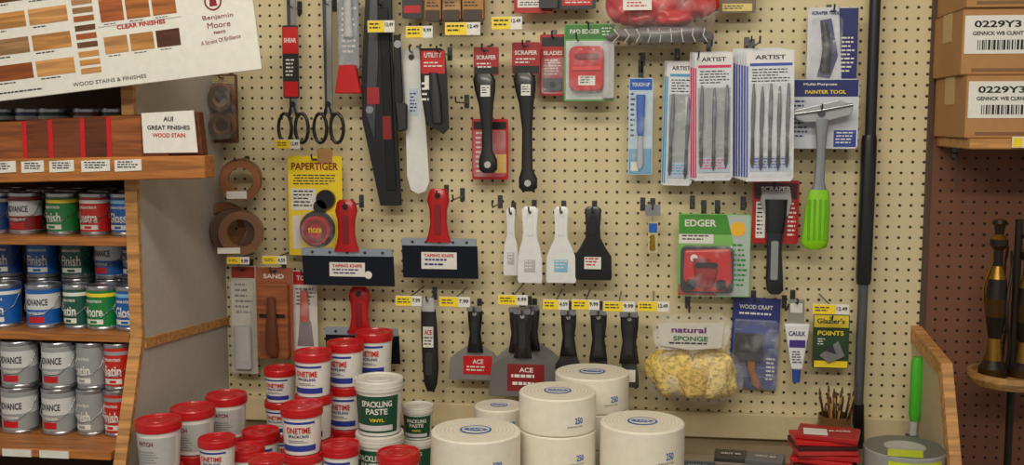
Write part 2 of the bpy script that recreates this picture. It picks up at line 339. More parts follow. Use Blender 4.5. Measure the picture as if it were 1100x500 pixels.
# ================================================================ TUBS
def tub(px,ytop,wpx,off,kind=0,low=None):
    sc_=off_s(off); r=wpx/2*sc_*.97; c0=W(px,ytop+.13*wpx,off); H0=2*r*1.12; tot=c0.z-ZD
    n=max(1,round(tot/H0)); h=tot/n
    for k in range(n):
        top=(k==n-1); kd=kind if top or low is None else low
        i=Item('spackling_tub',org=(c0.x,-off,ZD+k*h+.0004)); hh=h-.001; c=(0,0,0)
        rb=r*.84; lid=[RED,M(222,220,210),RED][kd%3]; body=M(230,228,222)
        def rr(t): return rb+(r*.95-rb)*t
        zl=hh*.80
        i.lathe([(.001,0),(rb,0),(rr(.03),hh*.01),(rr(.9),zl),(r*.99,zl),(r,zl+hh*.02),(r,hh-hh*.03),(r*.975,hh),(r*.90,hh),(r*.88,hh-hh*.025),(.001,hh-hh*.025)],c,[body]*3+[lid]*7)
        i.lathe([(r*1.0,zl+hh*.07),(r*1.012,zl+hh*.075),(r*1.012,zl+hh*.09),(r,zl+hh*.095)],c,lid)
        def band(t0,t1,a0,a1,mat,ex=.0005):
            nn=14; vs=[]
            for t in (t0,t1):
                for q in range(nn+1):
                    th=a0+(a1-a0)*q/nn; RR=rr(t/.8*.9)+ex; vs.append((RR*math.sin(th),-RR*math.cos(th),t*hh))
            i.add(vs,[(q,q+1,nn+2+q,nn+1+q) for q in range(nn)],mat,True)
        a=random.uniform(-.35,.15)
        if kd==0:
            band(.08,.21,a-1.1,a+1.0,M(40,60,155)); band(.67,.72,a-.9,a+.9,M(40,60,155))
            i.ctext('ONETIME',c,rr(.6)+.0012,hh*.54,hh*.13,RED,a,r*1.2); i.ctext('SPACKLING',c,rr(.42)+.001,hh*.41,hh*.06,NAVY,a,r*1.0)
            for q in range(2): band(.27+q*.035,.285+q*.035,a-.6,a+.5-q*.2,GREY)
        elif kd==1:
            band(.06,.74,-1.25,1.2,M(14,78,54)); i.ctext('SPACKLING',c,rr(.7)+.0012,hh*.60,hh*.11,WHITE,a,r*1.3)
            i.ctext('PASTE',c,rr(.5)+.0014,hh*.46,hh*.11,WHITE,a,r*.9); band(.10,.2,-1.0,.9,M(215,215,215),.0009); i.ctext('VINYL',c,rr(.3)+.0014,hh*.30,hh*.06,YEL,a,r*.6)
        else:
            band(.08,.70,-1.4,1.3,M(186,186,184)); i.ctext('PATCH',c,rr(.6)+.001,hh*.58,hh*.09,DRED,a,r*.7)
            for q in range(6): band(.12+q*.055,.135+q*.055,a-.7,a+.6-.1*(q%3),GREY,.0009)
        i.lathe([(r*.45,hh-hh*.024),(r*.47,hh-hh*.012),(r*.50,hh-hh*.012),(r*.52,hh-hh*.024)],c,lid)
        i.done()
tub(402,350,43,.13,0); tub(371,361,43,.215,0); tub(336,371,44,.30,0); tub(301,390,38,.20,0)
tub(407,398,56,.315,1,1); tub(324,428,49,.415,0); tub(449,430,36,.20,1,1)
tub(170,443,54,.545,2); tub(207,430,52,.43,2,2); tub(243,417,48,.30,2,2)
tub(233,464,44,.53,0); tub(280,456,44,.35,0); tub(265,474,42,.455,2)
tub(428,478,50,.44,0); tub(366,470,44,.40,0); tub(286,486,42,.57,0)
# ================================================================ TAPE ROLLS
def roll(px,ytop,wpx,off,lab='250'):
    sc_=off_s(off); r=wpx/2*sc_; c0=W(px,ytop+.15*wpx,off); H0=r*1.06; tot=c0.z-ZD; n=max(1,round(tot/H0)); h=tot/n
    wt=M(236,230,214,.5)
    for k in range(n):
        i=Item('joint_tape_roll',org=(c0.x,-off,ZD+k*h+.0004)); hh=h-.001; c=(0,0,0); e=.003
        i.lathe([(r*.27,hh-.004),(r*.27,0),(r-e,0),(r,e),(r,hh-e),(r-e,hh),(r*.29,hh),(r*.27,hh-.004)],c,[CARD]+[wt]*6)
        i.lathe([(.001,hh-.005),(r*.27,hh-.005)],c,M(212,210,208))
        for q in range(6):
            t=r*(.42+q*.09); i.lathe([(t,hh+.0001),(t+.0006,hh+.0004),(t+.0012,hh+.0001)],c,M(206,198,180))
        def top(rx,ry,m,z):
            vs=[(rx*math.cos(2*math.pi*q/28),ry*math.sin(2*math.pi*q/28),z) for q in range(28)]; i.add(vs,[tuple(range(28))],m)
        top(r*.36,r*.34,BLUE,hh+.0008); top(r*.31,r*.28,WHITE,hh+.0011); top(r*.27,r*.13,BLUE,hh+.0013)
        vs,fs,tw=textmesh('TAPE',True); kk=r*.36/tw; i.add([(x_*kk,y_*r*.13,hh+.0017) for x_,y_ in vs],fs,WHITE)
        a=.25+random.uniform(-.1,.1)
        i.ctext(lab,c,r,hh*.42,hh*.17,BLUE,a+.5,r*.22); i.ctext('PAPER JOINT TAPE',c,r,hh*.26,hh*.05,GREY,a+.4,r*.42)
        i.done()
roll(636,387,80,.19); roll(599,407,84,.36); roll(690,439,91,.37); roll(536,427,54,.20); roll(511,447,99,.45,'500')
# ================================================================ generic packs
def card(i,x0,y0,x1,y1,mat,d=0,t=.0012,hole=True,r=2):
    i.rect(x0,y0,x1,y1,d,d+t,mat,r,bev=.0003)
    if hole: i.decal((x0+x1)/2-3,y0+3,(x0+x1)/2+3,y0+5,d+t,TINK)
i=Item('masking_tape_pack',240,118,.05); card(i,225,80,256,154,M(104,68,46))
for yy in (104,134): i.ring(240,yy,14,8,.002,.02,TAPE,CARD); i.ring(243,yy+2,13,8,.021,.038,M(80,50,30),CARD)
i.rect(227,88,254,150,.003,.044,FILM,5,.004,2); i.decal(228,82,253,90,.0015,M(180,160,120)); i.done(); hook(240,84,.05)
i=Item('masking_tape_roll',258,192,.05,rz=12); i.ring(260,192,21,13,0,.03,M(118,74,46),CARD); i.ring(262,193,20,13,.031,.055,TAPE,CARD); i.decal(248,204,268,212,.0555,WHITE); i.done(); hook(258,177,.05)
i=Item('masking_tape_roll',253,246,.03,rz=14)
for k,(x,y) in enumerate(((243,240),(253,246),(263,247))): i.ring(x,y,22,14,k*.03,k*.03+.028,[TAPE,M(94,58,34),M(130,86,54)][k],CARD)
i.decal(240,262,262,268,.089,WHITE); i.done(); hook(246,230,.04)
tag(244,276,268,284,.1); tag(282,275,308,284,.1); tag(296,150,322,160,.12)
i=Item('packaged_roller_cover',262,342,.05); card(i,249,286,276,402,M(196,192,180)); i.rect(251,300,274,398,.001,.03,FILM,5,.006,2); i.lines(253,305,272,340,6,.0015,GREY); i.loft([(262,350,9,.009,.012),(262,395,9,.009,.012)],LGREY); i.decal(250,287,275,299,.0015,M(150,46,36)); i.done(); hook(262,290,.05)
i=Item('sanding_block_pack',295,336,.07); card(i,276,288,315,386,M(158,88,54)); i.rect(279,304,312,384,.001,.022,M(164,94,54,.5,0,'wood'),3,.004,2); i.loft([(296,318,4,.006,.03),(296,372,7,.012,.03),(297,380,5,.008,.03)],M(100,52,30)); i.decal(282,336,309,340,.0225,BLACK); i.decal(282,354,294,380,.023,M(130,74,44)); i.text('SAND',295,297,5,.0015,WHITE,22); i.done(); hook(295,291,.07)
i=Item('putty_knife_pack',327,332,.05); card(i,315,291,341,378,M(218,214,206)); i.decal(316,292,340,306,.0014,RED); i.lines(318,310,338,330,5,.0014,TINK); i.poly([(322,345),(334,345),(337,372),(319,372)],.001,.003,STEEL); i.loft([(328,312,4,.006,.008),(328,345,5,.007,.008)],M(190,76,44)); i.text('TOOL',328,299,5,.0014,WHITE,17); i.rect(317,308,340,376,.001,.016,FILM,3,.004,2); i.done(); hook(328,294,.05)
def shears(name,cx,off,top,pk):
    i=Item(name,cx,90,off)
    i.poly([(cx-5,top),(cx+1,top),(cx+2,122),(cx-4,122)],0,.004,DSTEEL); i.poly([(cx,top+2),(cx+6,top),(cx+5,122),(cx-1,122)],.005,.009,STEEL)
    i.disc(cx+.5,112,3,.009,.012,BLACK)
    for sgn in (-1,1):
        pts=[(cx+sgn*1.5,114,.006)]
        for a in range(0,370,24): pts.append((cx+sgn*(9-7*math.sin(math.radians(a+40))),138-16*math.cos(math.radians(a+40)),.006))
        i.tube(pts,.0044,BLACK,8)
    if pk:
        i.rect(cx-9,28,cx+8,106,.010,.013,M(34,30,34),2); i.decal(cx-9,30,cx+8,58,.013,RED); i.lines(cx-6,64,cx+5,84,5,.0133,WHITE); i.decal(cx-8,88,cx+7,104,.0133,RED); i.text('SHEAR',cx-.5,44,5,.0134,WHITE,13)
    i.done()
shears('scissors',315,.05,-20,True); hook(315,8,.05)
shears('scissors',353,.05,-20,False); hook(353,5,.05)
i=Item('putty_knife_pack',375,40,.07); card(i,364,-14,386,74,M(130,136,144),hole=False); i.lines(367,8,383,60,9,.0015,WHITE); i.loft([(375,-10,4,.006,.008),(375,40,5,.008,.008)],LGREY); i.poly([(366,70),(383,70),(389,101),(361,101)],.001,.02,RED,.002); i.rect(365,-12,386,72,.002,.02,FILM,4,.005,2); i.done()
i=Item('drywall_saw',408,110,.06,ry=-1)
i.poly([(399,-30),(425,-30),(424,60),(429,222),(406,222),(389,128),(390,80)],0,.008,M(22,22,26,.3),.0015)
i.poly([(404,-30),(410,-30),(409,60),(402,150),(394,122),(397,70)],.008,.010,DSTEEL,.0005)
i.poly([(411,10),(421,10),(424,205),(414,205)],.008,.014,M(12,12,15,.25),.001); i.decal(412,125,421,150,.014,DRED); i.disc(398,118,4,.008,.012,STEEL)
i.rect(396,94,409,112,.0085,.0115,M(160,24,34),bev=0); i.done(); hook(410,6,.06)
i=Item('hacksaw',429,75,.09); i.poly([(424,38),(431,38),(434,108),(430,112),(424,110)],0,.012,BLACK,.002); i.disc(429,48,4,.012,.016,STEEL); i.poly([(425,108),(438,112),(438,140),(428,142)],0,.014,DK,.003); i.done()
i=Item('plastic_smoothing_blade',447,130,.07); i.poly([(433,54),(451,52),(454,70),(458,140),(461,196),(457,206),(449,209),(441,205),(437,190),(436,120)],0,.005,M(222,224,220,.3),.001,2); i.decal(440,95,450,125,.005,M(196,210,222)); i.lines(441,100,449,122,6,.0057,NAVY); i.disc(443,62,3,.005,.007,DK); i.done(); hook(443,56,.07)
i=Item('utility_knife_bundle',470,95,.04)
for k in range(6):
    dx=k*2.4-6; dd=k*.018
    i.poly([(456+dx,52+k),(480+dx,52+k),(482+dx,76+k),(484+dx,128+k*2),(478+dx,139+k),(462+dx,134),(457+dx,100)],dd,dd+.003,BLACK,.0006); i.decal(456.5+dx,52.5+k,480+dx,76+k,dd+.003,RED); i.loft([(468+dx,80,4,.005,dd+.008),(470+dx,105,6,.006,dd+.008),(472+dx,132,5,.005,dd+.008)],DK if k%2 else DRED); i.decal(459+dx,78+k,465+dx,92+k,dd+.0035,WHITE)
i.text('UTILITY',474,62,5,.0955,WHITE,18); i.lines(464,69,484,76,2,.0945,WHITE); i.lines(462,90,470,112,4,.0945,WHITE); i.done(); hook(472,56,.13); tag(478,24,516,38,.14); tag(395,22,424,35,.12); tag(436,28,465,41,.14); tag(528,18,561,32,.14)
i=Item('carbide_scraper_pack',527,160,.04); card(i,507,128,546,193,RED); i.decal(509,131,544,139,.0014,BLACK); i.lines(511,142,524,188,9,.0014,WHITE); i.decal(532,166,544,186,.0014,M(236,190,40)); i.rect(509,140,544,190,.002,.016,FILM,3,.004,2); i.done()
def scraper(name,cx,off,y0,y1,cardx0,cardx1,cy0,cy1):
    i=Item(name,cx,120,off); card(i,cardx0,cy0,cardx1,cy1,M(160,18,24)); i.decal(cardx0+1,cy1-9,cardx1-1,cy1-1,.0013,BLACK); i.text('SCRAPER',(cardx0+cardx1)/2,cy0+11,4.5,.0014,WHITE,cardx1-cardx0-6); i.lines(cardx0+3,cy0+17,cardx1-3,cy0+24,2,.0014,WHITE)
    i.loft([(cx-2,y0,9,.006,.012),(cx-1,y0+6,12,.009,.012),(cx,y0+18,11,.01,.012),(cx+1,y0+32,8,.008,.012),(cx+2,y0+60,5.5,.006,.012),(cx+2,y1-24,6,.006,.012),(cx+3,y1-14,10,.008,.012),(cx+3,y1-4,10,.008,.012),(cx+3,y1,6,.006,.012)],M(24,24,27,.4))
    i.decal(cx-4,y0+12,cx+6,y0+24,.0225,WHITE); i.lines(cx-3,y0+14,cx+5,y0+22,3,.023,TINK); i.disc(cx+3,y1-9,3.5,.018,.0225,LGREY); i.done(); hook(cx-2,cy0+4,off)
scraper('paint_scraper',522,.09,80,186,509,536,51,81)
scraper('paint_scraper',565,.08,79,206,550,580,46,80)
i=Item('scraper_blade_pack',594,70,.04); card(i,580,37,609,103,M(176,16,22)); i.decal(582,40,607,50,.0014,BLACK); i.text('BLADES',594,57,4.5,.0014,WHITE,20); i.lines(584,64,604,82,6,.0014,WHITE); i.rect(584,84,604,98,.001,.006,DSTEEL,2); i.disc(594,91,3,.006,.008,BLACK); i.rect(582,62,607,101,.002,.012,FILM,3,.004,2); i.done(); hook(594,40,.04)
i=Item('corner_sander_pack',633,66,.07); card(i,606,26,660,109,M(104,166,92)); i.decal(607,27,659,42,.0014,M(50,124,44)); i.text('PAD EDGER',628,34,5,.0016,WHITE,32); i.lines(646,30,657,40,3,.0016,WHITE); i.decal(608,44,659,107,.0014,M(200,210,206)); i.rect(612,50,649,98,.002,.022,M(196,22,28,.3),7,.005,2); i.rect(618,58,644,64,.022,.026,DRED,2); i.rect(616,72,646,76,.022,.026,M(225,60,60),1); i.decal(622,82,640,92,.0225,WHITE); i.lines(624,83,638,91,3,.023,TINK); i.lines(651,50,657,90,8,.0018,TINK); i.rect(609,46,655,104,.003,.032,FILM,6,.006,2); i.rect(648,44,660,106,.002,.012,LGREY,2); i.done(); hook(633,31,.07)
def blob(i,cx,cy,rx,ry,rd,dc,mat,seed,amp=.16,seg=28):
    rnd=random.Random(seed); ph=[rnd.uniform(0,6) for _ in range(6)]; vs=[];n=seg;R=14
    X,Z=i.L(cx,cy)
    for r in range(R+1):
        t=math.pi*r/R
        for k in range(n):
            a=2*math.pi*k/n; m=1+amp*(math.sin(3*a+ph[0]+2*t)+.6*math.sin(5*t+ph[1]+a)+.5*math.sin(7*a+ph[2]-4*t))*.6*math.sin(t)
            sx=math.copysign(abs(math.cos(a))**.8,math.cos(a))
            vs.append((X+rx*i.sx*math.sin(t)*sx*m,-dc+rd*math.sin(t)*math.sin(a)*m,Z+ry*i.sz*math.copysign(abs(math.cos(t))**.75,math.cos(t))*m))
    fs=[(r*n+k,r*n+(k+1)%n,(r+1)*n+(k+1)%n,(r+1)*n+k) for r in range(R) for k in range(n)]
    i.add(vs,fs,mat,True)
i=Item('bag_of_shop_rags',705,20,.09)
for cx,cy,rx,ry,dc,m,sd in ((675,6,22,18,.0,RED,1),(700,-2,24,22,.015,M(206,30,36),2),(728,6,22,18,.0,M(160,14,22),5),(750,2,18,18,.01,RED,6),(688,20,20,9,.02,M(170,18,26),7),(722,20,22,9,.02,RED,8)): blob(i,cx,cy,rx,ry,.03,dc,m,sd,.24,32)
blob(i,712,38,54,9,.04,.01,M(132,128,130,.3),9,.2,36)
blob(i,712,12,58,40,.065,.01,FILM,21,.14,40)
for k in range(9): i.tube([(660+k*12,33,.052),(666+k*11,40,.056),(659+k*12.5,47,.048)],.0012,WHITE,5)
i.decal(670,0,700,14,.0705,WHITE); i.lines(673,2,697,12,3,.0712,RED); i.done(); hook(688,78,.1)
i=Item('paint_brush_box',490,14,.06)
for k,(a,b) in enumerate(((459,476),(478,497),(499,521))):
    i.rect(a,-30,b,22,0,.03,[CARD,M(186,144,92,.6,0,'wood'),CARD][k],1); i.rect(a+1,12,b-1,24,.0,.034,M(60,42,28),1); i.lines(a+2,0,b-2,10,3,.0305,TINK)
i.done()
i=Item('blade_pack',577,2,.06); card(i,552,-30,594,14,M(176,16,22)); i.decal(556,0,590,8,.0015,WHITE); i.lines(558,2,588,7,2,.0022,TINK); i.rect(580,-20,600,10,.002,.02,DK,2); i.done()
i=Item('blade_pack',620,-2,.06); card(i,600,-30,640,10,M(34,34,38)); i.decal(604,-2,636,6,.0015,RED); i.lines(606,-1,634,5,2,.0022,WHITE); i.done()
i=Item('blade_pack',790,2,.06); card(i,772,-30,812,14,M(112,98,74)); i.decal(776,4,808,12,.0015,M(220,200,120)); i.lines(778,6,804,11,2,.0022,TINK); i.done()
i=Item('blade_pack',445,0,.05); card(i,432,-30,454,20,M(50,46,50)); i.decal(434,6,452,14,.0015,RED); i.done()
i=Item('putty_knife_pack',688,135,.06); card(i,675,84,701,188,M(190,212,226)); i.decal(676,85,700,97,.0014,BLUE); i.text('TOUCH UP',688,91,4,.0016,WHITE,19); i.decal(676,160,700,187,.0014,M(90,160,205)); i.loft([(688,102,5,.006,.01),(688,140,4,.006,.01),(688,146,3,.004,.01)],BLUE); i.loft([(688,146,2.5,.003,.01),(688,176,3.5,.003,.01),(688,182,.6,.001,.01)],LGREY); i.rect(677,98,699,186,.002,.02,FILM,4,.005,2); i.decal(678,174,686,184,.0018,WHITE); i.lines(677,100,682,150,9,.0016,NAVY); i.done(); hook(688,72,.06,.03)
def artist(x0,y0,x1,y1,off,main,nb,layers=1,tilt=0):
    i=Item('artist_brush_set',(x0+x1)/2,(y0+y1)/2,off,ry=tilt)
    for k in range(layers):
        dx=k*2.2; dd=k*.016; a=x0+dx; b=x1+dx-(layers-1)*2.2
        i.poly([(a,y0+k),(b,y0+k),(b,y1-4+k*.5),(b-3,y1+k*.5),(a,y1+k*.5)],dd,dd+.0015,M(218,221,226),.0003); i.decal(a+.5,y0+k+16,a+2.2,y1-2,dd+.0015,main)
    a=x0+(layers-1)*2.2; b=x1; dd=(layers-1)*.016+.0015; k=layers-1
    i.decal(a+1,y0+k+1,b-1,y0+k+13,dd,M(230,228,226)); i.text('ARTIST',(a+b)/2,y0+k+7,4.5,dd,TINK,(b-a)*.64); i.decal(a+4,y0+k+13,b-2,y0+k+16,dd,main); i.lines(a+5,y0+k+19,b-4,y0+k+34,5,dd,TINK)
    i.decal(a+4,y1-24,b-3,y1-8,dd,M(176,190,212)); i.lines(a+6,y1-22,b-6,y1-10,4,dd+.0005,main)
    for q in range(nb):
        xx=a+8+(b-a-14)*q/(max(nb-1,1)); yy=y0+k+34+(q%2)*3
        i.loft([(xx,yy,.9,.001,dd+.004),(xx,yy+14,2.0,.0026,dd+.004),(xx-.5,yy+34,2.3,.003,dd+.004),(xx-1,yy+56,1.5,.002,dd+.004)],M(120,124,134,.3,.6)); i.loft([(xx-1,yy+56,1.7,.0024,dd+.004),(xx-1,yy+72,1.9,.0026,dd+.004)],DSTEEL); i.loft([(xx-1,yy+72,1.8,.0024,dd+.004),(xx-1.2,yy+82,2.1,.002,dd+.004),(xx-1.5,yy+88,.4,.0006,dd+.004)],M(46,38,34))
    i.rect(a+3,y0+k+34,b-2,y1-4,dd,dd+.010,FILM,3,.003,1); i.done()
artist(712,66,745,199,.04,M(70,156,200),2,2,1); hook(728,60,.06)
artist(741,56,786,193,.06,PINK,3,3,-1); hook(764,50,.11)
artist(787,52,848,191,.06,M(60,80,176),5,6,-1); hook(815,46,.16)
i=Item('multi_purpose_scraper_pack',894,48,.05); card(i,867,8,921,88,M(210,214,220),r=4); i.poly([(900,9),(921,9),(921,88),(905,88)],.0012,.0022,NAVY,0); i.text('SCRAPER TOOL',886,14,3.5,.0024,NAVY,30); i.poly([(880,22),(892,20),(900,60),(892,84),(878,82),(884,60)],.002,.006,M(46,56,120),.001); i.loft([(884,24,3,.005,.01),(888,50,5,.008,.01),(886,78,6,.008,.01)],DK); i.lines(903,40,918,80,9,.0024,WHITE); i.rect(871,18,904,86,.002,.02,FILM,6,.005,2); i.done(); hook(894,12,.05)
i=Item('multi_purpose_scraper_pack',884,124,.07); card(i,845,85,922,160,M(206,212,222),r=4); i.decal(846,86,921,104,.0014,NAVY); i.text('Multi-Purpose',880,91,3.5,.002,WHITE,36); i.text('PAINTER TOOL',886,99,4,.002,YEL,44); i.lines(850,108,868,150,9,.0014,NAVY); i.decal(896,140,920,158,.0014,M(46,66,150)); i.lines(898,142,918,156,4,.002,WHITE); i.done()
i=Item('window_scraper',880,180,.10)
i.poly([(850,119),(898,108),(914,114),(912,124),(884,131),(862,132),(853,128)],0,.008,M(180,183,188,.3,.5),.002,2); i.tube([(851,123,.008),(880,119,.012),(913,113,.008)],.004,STEEL); i.disc(880,122,4,.008,.013,DSTEEL)
i.loft([(881,128,8,.006,.004),(881,140,6.5,.006,.004),(881,160,5,.006,.004),(880,196,6,.008,.004),(880,206,9,.009,.004)],M(150,155,162,.3,.5))
i.loft([(880,204,10,.010,.004),(880,212,12,.012,.004),(879,226,13.5,.014,.004),(878,246,14,.014,.004),(877,260,15,.013,.004),(877,266,13,.010,.004),(877,269,6,.006,.004)],LIME)
for k in range(4): i.rect(868+k*6,214,870.5+k*6,258,.016,.0185,M(96,166,14),1)
i.done(); hook(881,118,.09)
i=Item('extension_pole',932,230,.045)
i.loft([(932,-60,6,.013),(932,148,6,.013)],M(54,56,62,.3,.5)); i.loft([(931,146,7.5,.016),(931,152,8.5,.018),(930,300,8.5,.018),(930,306,7.5,.016)],M(20,20,24,.35)); i.loft([(930,304,5.5,.012),(929,440,5.5,.012)],M(110,112,118,.3,.7)); i.loft([(929,438,6.5,.014),(929,478,8,.016),(929,487.3,6,.012)],BLACK)
i.done()
i=Item('wallpaper_scoring_tool_pack',340,222,.05); card(i,310,168,368,275,M(246,216,34)); i.text('PAPERTIGER',339,179,8,.0014,DRED,50); i.lines(315,188,362,200,4,.0014,TINK); i.decal(313,203,340,226,.0014,WHITE); i.lines(315,205,338,224,5,.0018,TINK); i.disc(351,214,10,.0014,.012,BLACK); i.disc(341,246,19,.0014,.006,BLACK); i.disc(341,247,15,.006,.022,RED); i.ring(341,247,12,8,.022,.026,DRED); i.text('TIGER',341,247,5,.0225,YEL,16); i.decal(314,232,322,268,.0014,WHITE)
i.rect(342,160,358,176,.001,.002,CARD,2); i.disc(345,222,7,.006,.012,DK); i.rect(322,228,361,268,.002,.034,FILM,8,.006,2); i.done(); hook(339,171,.05)
def taping(cx,hy0,hy1,bx0,by0,bx1,by1,off):
    i=Item('taping_knife',(bx0+bx1)/2,(by0+by1)/2,off); ht=hy1-hy0
    i.loft([(cx,hy0,7,.008,.008),(cx,hy0+3,10,.011,.008),(cx,hy0+ht*.22,12,.012,.008),(cx,hy0+ht*.4,9.5,.011,.008),(cx,hy0+ht*.65,9,.011,.008),(cx,hy0+ht*.85,11,.011,.008),(cx,hy1,14,.009,.008)],M(180,12,18,.35))
    i.disc(cx,hy0+7,3,.019,.0215,M(40,10,12)); i.rect(cx-3.5,hy0+16,cx+3.5,hy1-8,.016,.0205,DRED,2)
    i.rect(bx0,by0,bx1-2,by0+8,0,.009,M(160,172,186,.3,.4),1,.001); i.poly([(bx0,by0+8),(bx1-1,by0+8),(bx1,by1),(bx0+1,by1)],.002,.004,M(20,26,40,.2,.4),.0003)
    for k in range(5): i.disc(bx0+12+(bx1-bx0-24)*k/4,by0+4,1.5,.009,.0105,DK)
    i.decal((bx0+bx1)/2-20,by0+15,(bx0+bx1)/2+18,by1-10,.0045,WHITE); i.text('TAPING KNIFE',(bx0+bx1)/2-1,by0+18.5,3.4,.0052,RED,32); i.lines((bx0+bx1)/2-17,by0+22,(bx0+bx1)/2+14,by1-11,2,.0052,NAVY)
    i.disc(bx1-28,by0+28,4,.004,.0046,WHITE); i.done()
taping(388,308,358,350,352,430,390,.05); taping(374,215,270,325,267,424,307,.11); taping(472,203,260,432,256,514,299,.08); hook(374,222,.12); hook(472,210,.09)
def spk(cx,y0,y1,wt,wm,wb,mat,off,lab):
    i=Item('plastic_putty_knife',cx,(y0+y1)/2,off); h=y1-y0
    hs=[(cx,y0,wt*.6,.003,.004),(cx,y0+3,wt,.005,.004),(cx,y0+h*.28,wt*.85,.0055,.004),(cx,y0+h*.42,wt*.9,.005,.004),(cx,y0+h*.54,wm,.004,.004),(cx,y0+h*.68,wb,.0025,.004),(cx,y1-3,wb*1.03,.0018,.004),(cx,y1,wb*.96,.001,.004)]
    i.loft(hs,mat,n=24,pw=4); i.rect(cx-wt*.4,y0+10,cx+wt*.4,y0+h*.38,.008,.0105,mat,1.5,.0008); i.disc(cx,y0+6,1.6,.007,.0098,DK)
    if lab: i.decal(cx-wb*.45,y1-25,cx+wb*.45,y1-12,.0068,lab); i.lines(cx-wb*.4,y1-24,cx+wb*.4,y1-14,3,.0076,WHITE if lab!=WHITE else RED)
    i.done(); hook(cx,y0+5,off)
WP=M(228,230,230,.3)
spk(549,223,296,5,7,8,WP,.05,LGREY); spk(569.5,222,304,9,11,13,WP,.09,LGREY); spk(603,222,304,8,12,16,WP,.07,LBLUE); spk(637,222,301,9,13,20,M(24,24,27,.35),.07,WHITE)
i=Item('picture_hook_pack',701,246,.06); i.rect(696,238,707,272,0,.003,M(200,186,140),1); i.decal(697,240,706,250,.0032,BLUE); i.loft([(701,252,2,.003,.006),(701,268,3,.003,.006)],M(180,146,50,.3,.8)); i.lines(698,254,700,270,3,.0032,TINK); i.rect(693,220,709,232,0,.002,STEEL,1); i.tube([(701,232,.001),(701,239,.002)],.0015,STEEL); i.done(); hook(701,224,.06)
i=Item('paint_edger_pack',766,273,.05); card(i,728,230,806,319,M(126,190,92),r=3)
i.decal(729,231,805,252,.0014,M(70,146,50)); i.text('EDGER',752,240,7.5,.0016,WHITE,34); i.decal(729,252,766,262,.0014,WHITE); i.lines(731,253,762,260,2,.0018,TINK); i.poly([(780,231),(805,231),(805,318),(770,318),(790,270)],.0013,.0022,M(176,192,184),0); i.disc(792,246,8,.0022,.003,M(240,184,40)); i.lines(786,262,803,310,9,.0024,GRN); i.decal(729,306,770,318,.0014,M(210,40,36))
i.rect(731,264,788,314,.002,.018,M(32,32,36),6,.005,2); i.poly([(735,268),(784,266),(786,300),(778,312),(742,312),(734,298)],.012,.03,M(204,14,20,.3),.005,2); i.loft([(752,276,9,.006,.03),(758,290,13,.012,.03),(757,304,10,.012,.03),(757,309,4,.006,.03)],M(150,10,16,.3)); i.rect(746,280,770,285,.038,.044,BLACK,2); i.disc(745,276,4,.03,.033,WHITE); i.disc(774,304,6,.028,.036,BLACK); i.disc(742,304,6,.028,.036,BLACK)
i.rect(729,262,792,317,.003,.045,FILM,8,.008,2); i.done(); hook(757,226,.05); hook(772,226,.05)
i=Item('wall_scraper_pack',833,228,.05); card(i,808,194,858,262,M(172,16,22)); i.decal(810,197,856,214,.0014,M(60,8,12)); i.text('SCRAPER',833,203,5,.0016,WHITE,32); i.decal(812,217,822,256,.0014,WHITE); i.lines(813,219,821,254,8,.002,TINK); i.lines(846,218,856,256,8,.0014,WHITE); i.poly([(818,205),(848,205),(850,216),(846,232),(822,232),(816,216)],.002,.01,LGREY,.002)
i.loft([(833,214,12,.006,.014),(833,236,11,.01,.014),(832,250,10,.01,.014)],BLACK); i.loft([(832,250,9,.010,.014),(832,270,8,.010,.014),(833,300,9.5,.011,.014),(834,312,9,.009,.014),(834,316,5,.006,.014)],M(52,54,60,.3,.3)); i.rect(828,258,836,300,.022,.0255,M(140,142,148),2); i.done(); hook(833,198,.05)
for a,y,b in ((425,318,453),(472,319,505),(535,317,567),(583,322,611),(614,322,644),(648,324,682),(685,324,719),(873,327,912)): tag(a,y,b,y+11,.17)
i=Item('utility_knife',462,370,.07); i.loft([(461,320,6,.008,.006),(461,334,8,.01,.006)],LGREY); i.loft([(461,332,8,.009,.006),(462,360,9,.01,.006),(463,396,8.5,.010,.006),(463,412,7,.008,.006),(463,420,4,.005,.006)],M(26,26,30)); i.decal(456,350,467,372,.0165,WHITE); i.text('ACE',461.5,356,5,.0168,RED,8); i.lines(457,361,466,371,3,.017,TINK); i.rect(458,378,466,402,.014,.018,DSTEEL,2); i.done(); hook(461,322,.07)
def joint(cx,hy0,hy1,hw,bl,by,bb,off,lab=RED,blc=None):
    i=Item('joint_knife',cx,(hy0+bb)/2,off); ht=hy1-hy0
    i.loft([(cx,hy0,hw*.7,.006,.007),(cx,hy0+4,hw,.010,.007),(cx,hy0+ht*.3,hw*.95,.011,.007),(cx,hy0+ht*.6,hw*.75,.010,.007),(cx,hy1-4,hw*1.0,.010,.007),(cx,hy1+2,hw*1.1,.007,.007)],M(18,18,21,.35))
    i.rect(cx-hw*.4,hy0+12,cx+hw*.4,hy1-8,.015,.0195,M(34,34,38),2); i.disc(cx,hy0+6,2.2,.017,.0185,LGREY); i.rect(cx-hw*1.05,hy0-1,cx+hw*.9,hy0+4,.0,.016,STEEL,1)
    i.poly([(cx-hw,by),(cx+hw,by),(cx+bl*.7,by+8),(cx+bl*.92,by+14),(cx+bl,bb),(cx-bl,bb),(cx-bl*.92,by+14),(cx-bl*.7,by+8)],.004,.0065,blc or M(140,138,136,.4,.3),.0004)
    if lab: i.decal(cx-bl*.45,by+11,cx+bl*.62,bb-6,.0068,lab); i.text('ACE',cx+bl*.1,by+17,5,.0075,WHITE,bl*.4); i.lines(cx-bl*.35,by+22,cx+bl*.5,bb-8,2,.0075,WHITE)
    i.done(); hook(cx,hy0+4,off)
